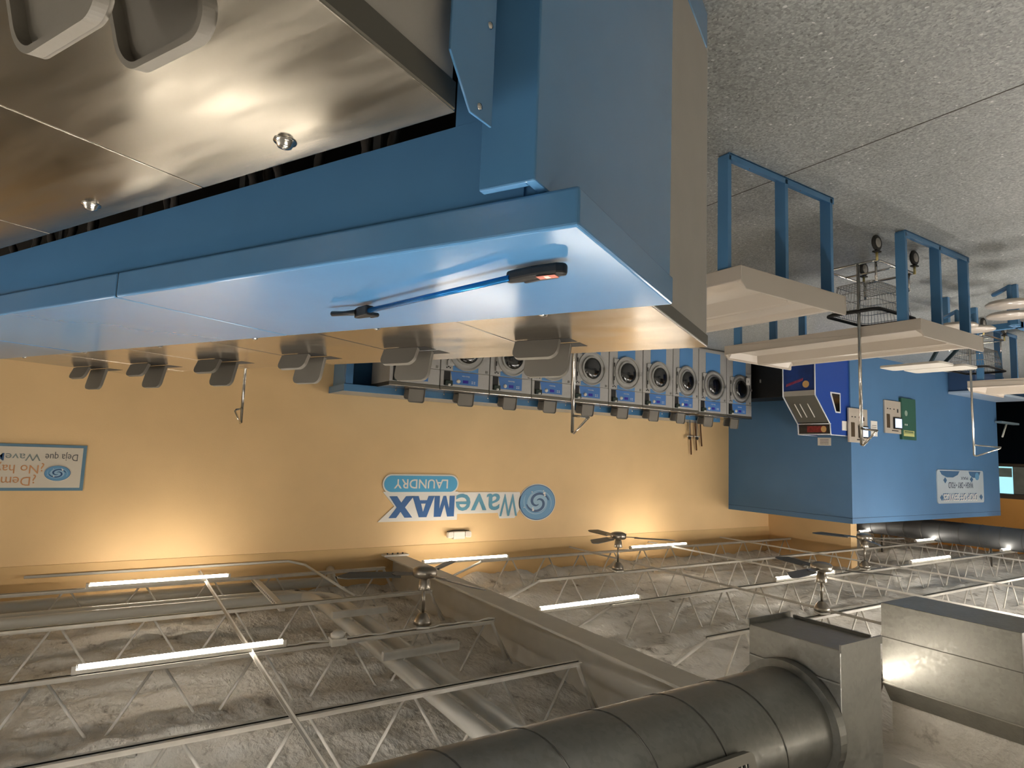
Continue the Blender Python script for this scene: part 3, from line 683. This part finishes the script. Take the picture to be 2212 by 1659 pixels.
cart(-.985, 5.86, math.radians(60), -72, 'laundry cart hidden behind the bank, only its pole showing on the yellow wall')
# ------------------------------------------------------------------ cluster seating
t = empty('cluster_seating', (-7.5, 2.9, 0)); tag(t, 'blue framed cluster table with two white boards and round swing seats', 'seating')
for (x, y) in ((.12,.12),(-.59,.13),(.18,-.5),(-.5,-.45)): MB().box(x-.025,x+.025,y-.035,y+.035,0,.40).build('leg', BLUE, t, .003)
g = MB(); g.box(-.6,.18,.09,.15,.34,.40); g.box(-.5,.18,-.5,-.44,.34,.40); g.box(-.03,.03,-.5,.12,.34,.40); g.build('frame_rail', BLUE, t, .003)
for x0, x1 in ((.15,.02),(-.35,-.22)): MB().tube([(x0,.1,.38),(x1,.35,.72)], .022, 6).build('board_strut', mat('dark_teal_steel', (34,62,72), .4), t)
for k, (cx, cyy) in enumerate(((.23,.38),(-.13,.30))):
    MB().prism(rounded(.33,.62,.05,5,cx,cyy), .715, .74).build('table_board', WPLAS, t, .004)
for k, (x, y) in enumerate(((.44,-.26),(.72,-.22),(.90,-.70),(1.36,-.86))):
    s = MB().lathe([(0,.43),(.15,.43),(.168,.445),(.165,.458),(0,.462)], 32, Matrix.Translation((x,y,0))).build('round_seat', TABLE, t)
    MB().tube([(x,y,.43),(x,y,.30),(x-.2,y+.18,.30)], .02, 8).build('seat_arm', BLUE, s)
for k, (x, y) in enumerate(((-.1,-1.0),(.75,-1.15))): MB().box(x-.03,x+.03,y-.03,y+.03,0,.36).build('leg', BLUE, t, .003)
# ------------------------------------------------------------------ wall desk of the service room
t = empty('wall_counter', (-14.5, BY, 0)); tag(t, 'low pale bench counter on dark blue base against the blue room wall near the storefront', 'counter')
MB().box(-1.02, 1.12, -.62, -.004, .37, .42).build('countertop', mat('pale_laminate', (182,198,214), .35), t, .01)
MB().box(-.2, 1.09, -.45, -.004, 0, .37).build('base_cabinet', mat('navy_cabinet', (52,76,110), .4), t, .004)
MB().box(-1.0, -.9, -.55, -.004, 0, .37).build('side_panel', BLUEW, t)
t = empty('door_handle_bracket', (BE, BY-.02, .82)); tag(t, 'white angled shelf bracket at the storefront end of the blue room', 'bracket')
MB().box(-.75, .15, -.12, -.0, 0, .04).build('shelf', mat('grey_shelf', (120,140,150), .5), t, .004)
MB().tube([(-.28,-.05,.04),(-.05,-.05,.32)], .018, 8).build('arm', WPLAS, t)
# ------------------------------------------------------------------ arcade prize machine
t = empty('arcade_machine', (BX, BY+.02, 0)); tag(t, 'royal blue prize arcade cabinet with white edges and slanted window', 'arcade machine')
prof = [(.0,0),(.93,0),(.93,.78),(.54,1.20),(.52,1.37),(0,1.37)]
RB = mat('royal_blue_panel', (34,72,156), .35)
EW = mat('white_edge_trim', (220,222,226), .4)
MX = Matrix(((1,0,0,0),(0,0,-1,0),(0,1,0,0),(0,0,0,1)))
for y0, nm in ((0,'side_panel'),(.545,'side_panel')):
    MB().prism(prof, -y0-.02, -y0, MX).build(nm, RB, t)
g = MB()
for y0 in (-.002,.543):
    for a, b in zip(prof[1:-1], prof[2:]): g.tube([(a[0],y0+.012,a[1]),(b[0],y0+.012,b[1])], .011, 6)
g.tube([(.53,0,1.20),(.53,.565,1.20)], .010, 6); g.tube([(.52,0,1.365),(.52,.565,1.365)], .010, 6)
g.build('white_trim', EW, t)
fp = MB().box(.0,.915,.02,.545,.02,.70).build('front_panel', mat('dark_blue_art', (30,56,120), .35, var=.3, vscale=6), t)
MB().prism(ellipse(.055,.055,24,.17,.60), 0, .004, wallX(.915)).build('coin_emblem', mat('tan_emblem', (206,164,104), .5), fp)
g = MB(); rp = mat('red_print', (186,58,66), .5)
for k in range(14): g.tube([(.917,.22+k*.021,.50+.006*k),(.917,.232+k*.021,.545+.006*k)], .005, 5)
g.build('red_scrawl', rp, fp)
MB().box(.915,.918,.18,.26,.70,.78).build('white_sticker', WHITE, fp)
MB().box(.0,.93,.02,.545,.70,.78).build('control_shelf', SIDE, t)
wm = mat('cabinet_window_interior', (118,112,100), .5)
vs = [(.92,.02,.78),(.92,.545,.78),(.55,.545,1.18),(.55,.02,1.18)]
MB().add(vs+[(x-.02,y,z-.02) for x,y,z in vs], [(0,1,2,3),(4,5,6,7),(0,1,5,4),(1,2,6,5),(2,3,7,6),(3,0,4,7)]).build('slanted_window', mat('grey_window', (92,92,86), .12, spec=.8), t)
MB().box(.0,.5,.02,.545,.78,1.18).build('inner_box', wm, t)
for yy in (.2,.33,.42): MB().tube([(.83,yy,.90),(.64,yy,1.10)], .008, 6).build('prize_rail', WHITE, t)
mq = MB().box(.0,.525,.02,.545,1.21,1.36).build('marquee', mat('dark_marquee', (44,40,36), .4, var=.4, vscale=20), t)
MB().box(.525,.527,.08,.40,1.235,1.335).build('red_banner', mat('dark_red_print', (128,40,38), .5, var=.3, vscale=25), mq)
MB().prism(ellipse(.045,.05,24,.12,1.285), 0, .004, wallX(.526)).build('coin_emblem', MC['tan_emblem'], mq)
ln = MB().box(.545,.555,.04,.53,1.10,1.17).build('purple_banner', mat('dark_purple_print', (58,46,92), .4, var=.3, vscale=25), t)
W = Matrix(((1,0,0,0),(0,0,-1,-.001),(0,1,0,0),(0,0,0,1)))
MB().ring([(.26,.70),(.54,.70),(.54,.74),(.40,1.02),(.26,1.02)][::-1], [(.28,.72),(.50,.72),(.50,.74),(.385,1.0),(.28,1.0)][::-1], 0, .006, W).build('side_window_frame', EW, t)
MB().prism([(.28,.72),(.50,.72),(.50,.74),(.385,1.0),(.28,1.0)][::-1], 0, .003, W).build('side_window', GLASS, t)
MB().box(.08,.22,-.004,0,1.14,1.29).build('paper_notice', WHITE, t)
# black low cabinet
t = MB().box(-9.96, -9.38, 6.25, 7.7, 0, .745).build('storage_cabinet', mat('flat_black_laminate', (8,8,8), .5), None, .006)
MB().box(-9.378,-9.376,6.70,6.73,.42,.48).build('lock', CHROME, t)
tag(t, 'low black cabinet between last wall washer and arcade machine', 'cabinet')
# ------------------------------------------------------------------ wall-mounted kiosks and notices on the blue room
def kiosk(x0, x1, z0, z1, label):
    t = empty('change_kiosk', (0, BY, 0)); tag(t, label, 'kiosk', 'payment kiosks set in the blue wall')
    MB().box(x0, x1, -.03, -.001, z0, z1).build('face_plate', GREY, t, .004); h_ = z1-z0; w2 = x1-x0
    MB().box(x0+w2*.08, x0+w2*.36, -.045, -.03, z0+h_*.10, z0+h_*.52, Matrix.Translation((w2*.0,0,h_*.38))).build('screen_frame', BLACK, t, .006) if False else None
    sf = MB().box(x0+.02, x0+w2*.52, -.06, -.03, z0+h_*.50, z0+h_*.86).build('screen_frame', BLACK, t, .008)
    MB().box(x0+.045, x0+w2*.49, -.062, -.06, z0+h_*.54, z0+h_*.82).build('screen', emit('pale_screen', (170,190,226), .55) if 'pale_screen' not in MC else MC['pale_screen'], sf)
    MB().box(x1-w2*.28, x1-w2*.1, -.036, -.03, z0+h_*.42, z0+h_*.84).build('bill_slot', mat('brown_steel', (104,90,72), .35, metal=.5), t)
    for k, xx in enumerate((.22,.45,.68,.84)): MB().box(x0+w2*xx-.018, x0+w2*xx+.018, -.035, -.03, z0+h_*.24, z0+h_*(.27+(.08 if k == 0 else 0))).build('slot', RUB, t)
    MB().box(x0+w2*.2, x0+w2*.6, -.032, -.03, z0+h_*.90, z0+h_*.93).build('print_line', RUB, t)
    return t
kiosk(-10.43, -9.88, .92, 1.47, 'stainless payment kiosk on the blue wall nearest the arcade corner')
kiosk(-11.53, -10.99, .71, 1.27, 'stainless payment kiosk with lit screen beside the green poster')
t = MB().box(-12.01, -11.52, BY-.05, BY-.001, .635, 1.36).build('green_poster', mat('dark_green_poster', (48,92,78), .5), None, .004)
MB().box(-11.97,-11.60,BY-.053,BY-.05,1.20,1.30, Matrix.Translation((.04,0,0))).build('yellow_block', mat('pale_yellow_print', (196,196,130), .5), t)
g = MB(); g.box(-11.92,-11.57,BY-.055,BY-.053,1.246,1.252)
for k in range(7): g.box(-11.89+k*.045,-11.86+k*.045,BY-.055,BY-.053,1.212,1.236)
g.build('letter_marks', MC['dark_green_poster'], t)
MB().prism(ellipse(.05,.05,20,-11.66,.90), 0, .002, wallY(BY-.05)).build('white_figure', mat('grey_green_print', (150,170,156), .5), t)
for xx in (-11.68,-11.62): MB().prism(ellipse(.016,.016,12,xx,1.10), 0, .002, wallY(BY-.05)).build('white_dot', WHITE, t)
tag(t, 'tall dark green poster panel with yellow lettering on the blue wall', 'poster')
t = MB().box(-10.78,-10.575,BY-.006,BY-.001,1.09,1.345).build('paper_notice', WHITE)
g = MB()
for k in range(4): g.box(-10.75,-10.61+.02*(k%2),BY-.007,BY-.006,1.16+k*.03,1.17+k*.03)
g.build('print_lines', MC['grey_sticker'], t)
tag(t, 'white paper notice on the blue wall between the two kiosks', 'notice')
t = MB().box(BX,BX+.005,5.62+.2,6.05,1.40,1.53).build('paper_notice', WHITE)
g = MB()
for k in range(4): g.box(BX+.005,BX+.006,5.86,6.01,1.425+k*.025,1.432+k*.025)
g.build('print_lines', RUB, t); tag(t, 'white paper notice on the blue wall just above the arcade machine', 'notice')
# Drop off services sign
t = empty('drop_off_sign', (0, BY, 0)); tag(t, 'white rectangular DROP OFF SERVICES sign high on the blue wall', 'sign')
x0, x1, z0, z1 = -14.74, -12.80, 1.86, 2.48
MB().prism(rounded(x1-x0, z1-z0, .05, 4, (x0+x1)/2, (z0+z1)/2), .002, .02, wallY(0)).build('sign_board', mat('pale_grey_board', (176,190,200), .4, var=.03, vscale=3), t)
sb = mat('slate_blue_print', (64,104,142), .5)
M = wallY(-.02)
text('drop_off_text', 'DROP OFF SERVICES', WHITE, (-14.42,-13.02,2.31,2.44), .0022, M, t, offset=.0)
text('drop_off_shadow', 'DROP OFF SERVICES', sb, (-14.405,-13.005,2.295,2.425), .0003, M, t, offset=.02)
text('wash_dry_text', 'WASH • DRY • FOLD', mat('navy_print', (60,72,96), .5), (-14.27,-13.23,2.09,2.20), .001, M, t, offset=.01)
text('max_text', 'MAX', MC['navy_print'], (-14.05,-13.75,1.985,2.04), .001, M, t)
for (a, b_) in ((-13.3,.40),(-14.35,.26)):
    MB().prism([(a-b_,1.88),(a+b_,1.88),(a+b_*.8,1.95),(a+b_*.3,2.0),(a-b_*.3,2.0),(a-b_*.8,1.95)], 0, .003, M).build('wave_print', sb, t)
MB().prism(ellipse(.09,.075,28,-14.45,1.97), .003, .005, M).build('swirl_emblem', mat('mid_blue_print', (96,150,190), .45), t)
for (a, b_) in ((-12.95,2.37),(-14.6,2.37),(-13.1,2.05),(-14.2,2.03)): MB().prism([(a-.07,b_),(a,b_-.05),(a+.07,b_),(a,b_+.06)], .003, .005, M).build('shirt_print', sb, t)
# ------------------------------------------------------------------ wall logo
def swirl(parent, M, cx, cz, rx, rz, z):
    dk = mat('deep_blue_print', (34,78,122), .45); md = mat('mid_blue_print', (96,150,190), .45); lt = mat('light_blue_print', (150,186,210), .45)
    MB().prism(ellipse(rx*1.04,rz*1.05,56,cx,cz), z, z+.004, M).build('emblem_edge', WHITE, parent)
    MB().prism(ellipse(rx,rz,56,cx,cz), z+.004, z+.007, M).build('emblem_outline', dk, parent)
    MB().prism(ellipse(rx*.965,rz*.96,56,cx,cz), z+.007, z+.009, M).build('emblem_disc', md, parent)
    MB().prism(ellipse(rx*.56,rz*.56,48,cx+rx*.02,cz), z+.009, z+.010, M).build('emblem_centre', lt, parent)
    def band(a0, a1, r0, r1, w0, zz, m, nm):
        o_, i_ = [], []; N_ = 40
        for k in range(N_+1):
            s = k/N_; a = a0+(a1-a0)*s; r = r0+(r1-r0)*s; wd = w0*math.sin(PI*min(1, .08+s*.92))**.6
            o_.append((cx+rx*(r+wd/2)*math.cos(a), cz+rz*(r+wd/2)*math.sin(a))); i_.append((cx+rx*(r-wd/2)*math.cos(a), cz+rz*(r-wd/2)*math.sin(a)))
        vs = [(x,y,zz) for x,y in o_]+[(x,y,zz) for x,y in i_]+[(x,y,zz-.001) for x,y in o_]+[(x,y,zz-.001) for x,y in i_]; n = N_+1
        f = [(k,k+1,n+k+1,n+k) for k in range(N_)]
        MB().add(vs[:2*n], f, M).build(nm, m, parent)
    band(math.radians(190), math.radians(480), .62, .10, .15, z+.0115, dk, 'swirl_arm')
    band(math.radians(10), math.radians(300), .62, .10, .15, z+.0115, dk, 'swirl_arm')
    band(math.radians(150), math.radians(345), .80, .55, .05, z+.012, lt, 'foam_arc')
    band(math.radians(-30), math.radians(165), .80, .55, .05, z+.012, lt, 'foam_arc')
    for (a, r, s) in ((235,.62,.07),(225,.55,.05),(245,.72,.03),(60,.5,.06),(50,.42,.04),(300,.68,.03),(20,.8,.025)):
        MB().prism(ellipse(rx*s,rz*s,14,cx+rx*r*math.cos(math.radians(a)),cz+rz*r*math.sin(math.radians(a))), z+.012, z+.014, M).build('foam_bubble', WHITE, parent)
t = empty('wall_logo_sign', (0, WY, 0)); tag(t, 'cut-out blue WaveMAX LAUNDRY logo lettering on the yellow wall', 'sign')
M = wallY(0)
MN = mat('max_blue_print', (36,92,152), .45); WB = mat('wave_teal_print', (88,152,178), .45); PB = mat('pill_blue_print', (66,164,210), .4)
MB().prism([(-3.0,2.80),(-4.16,2.80),(-4.16,2.41),(-3.05,2.41),(-3.22,2.60)][::-1], .002, .012, M).build('max_backing', WHITE, t)
MB().prism([(-5.12,2.80),(-4.86,2.80),(-4.83,2.72),(-4.13,2.72),(-4.13,2.42),(-5.20,2.42),(-5.26,2.6)], .002, .010, M).build('wave_backing', WHITE, t)
def letter(pts, x0, x1, y0, y1, m, z, hole=None):
    P_ = [(x0+a*(x1-x0), y0+b_*(y1-y0)) for a, b_ in pts]
    o = MB().prism(P_, z, z+.002, M).build('max_letter', m, t)
    return o
letter([(0,0),(0,1),(.34,1),(.5,.42),(.66,1),(1,1),(1,0),(.74,0),(.74,.62),(.57,0),(.43,0),(.26,.62),(.26,0)], -4.11, -3.80, 2.468, 2.752, MN, .013)
letter([(0,0),(.33,1),(.67,1),(1,0),(.72,0),(.66,.2),(.34,.2),(.28,0)], -3.80, -3.47, 2.468, 2.752, MN, .013)
letter([(.40,.36),(.60,.36),(.5,.74)], -3.80, -3.47, 2.468, 2.752, WHITE, .0145)
letter([(0,0),(.34,.52),(.02,1),(.34,1),(.51,.72),(.68,1),(.98,1),(.68,.52),(1,0),(.68,0),(.5,.30),(.32,0)], -3.49, -3.14, 2.468, 2.752, MN, .013)
text('w_lettering', 'W', WB, (-5.16,-4.86,2.45,2.765), .013, M, t, offset=.008)
text('ave_lettering', 'ave', WB, (-4.85,-4.135,2.445,2.675), .013, M, t, offset=.008)
MB().prism(rounded(1.12,.255,.125,8,-3.60,2.305), .004, .014, M).build('pill_border', WHITE, t)
MB().prism(rounded(1.08,.215,.107,8,-3.60,2.305), .014, .017, M).build('pill', PB, t)
text('laundry_lettering', 'LAUNDRY', WHITE, (-3.99,-3.20,2.245,2.365), .018, M, t, offset=.012)
swirl(t, M, -5.53, 2.575, .33, .265, .006)
# banner at the edge of the frame
t = empty('banner_sign', (0, WY, 0)); tag(t, 'white blue-bordered Spanish banner at the edge of the yellow wall', 'sign')
MB().box(.205, 1.62, -.02, -.001, 1.925, 2.385).build('border', mat('steel_blue_border', (92,128,150), .5), t)
MB().box(.235, 1.59, -.023, -.02, 1.952, 2.355).build('panel', mat('cream_banner', (212,202,184), .5), t)
M = wallY(-.023); OG = mat('orange_print', (196,138,88), .5); GP = mat('charcoal_print', (84,82,78), .5); G2 = mat('grey_green_text', (122,132,128), .5)
text('question_line', '¿Dema', OG, (.60,.93,2.225,2.335), .001, M, t)
text('question_line', '¿No hay', OG, (.545,.93,2.105,2.215), .001, M, t)
text('answer_line', 'Deja que', GP, (.275,.545,1.995,2.085), .001, M, t)
text('brand_wave', 'Wave', G2, (.58,.86,2.02,2.09), .001, M, t)
text('brand_max', 'MAX', MC['deep_blue_print'], (.87,1.10,2.02,2.09), .001, M, t, offset=.01)
swirl(t, M, .43, 2.21, .108, .076, .001)
# emergency light
t = empty('emergency_light', (-4.19, WY, 3.0)); tag(t, 'white twin-head emergency light on the yellow wall above the logo', 'emergency light')
MB().box(-.085,.10,-.07,0,-.045,.06).build('housing', WPLAS, t, .01)
for s, tl in ((-1,20),(1,-10)):
    hd = MB().prism(rounded(.085,.085,.02,4), 0, .05, Matrix.Translation((s*.15+.01,-.045,-.005)) @ Matrix.Rotation(math.radians(tl),4,'Z') @ wallY(0)).build('lamp_head', WPLAS, t, .006)
    MB().prism(rounded(.065,.065,.014,4), .05, .052, Matrix.Translation((s*.15+.01,-.045,-.005)) @ Matrix.Rotation(math.radians(tl),4,'Z') @ wallY(0)).build('lens', GREY, hd)
MB().tube([(-.16,-.03,-.045),(-.08,-.03,-.058),(.08,-.03,-.058),(.18,-.03,-.045)], .006, 8).build('arm_bar', RUB, t)
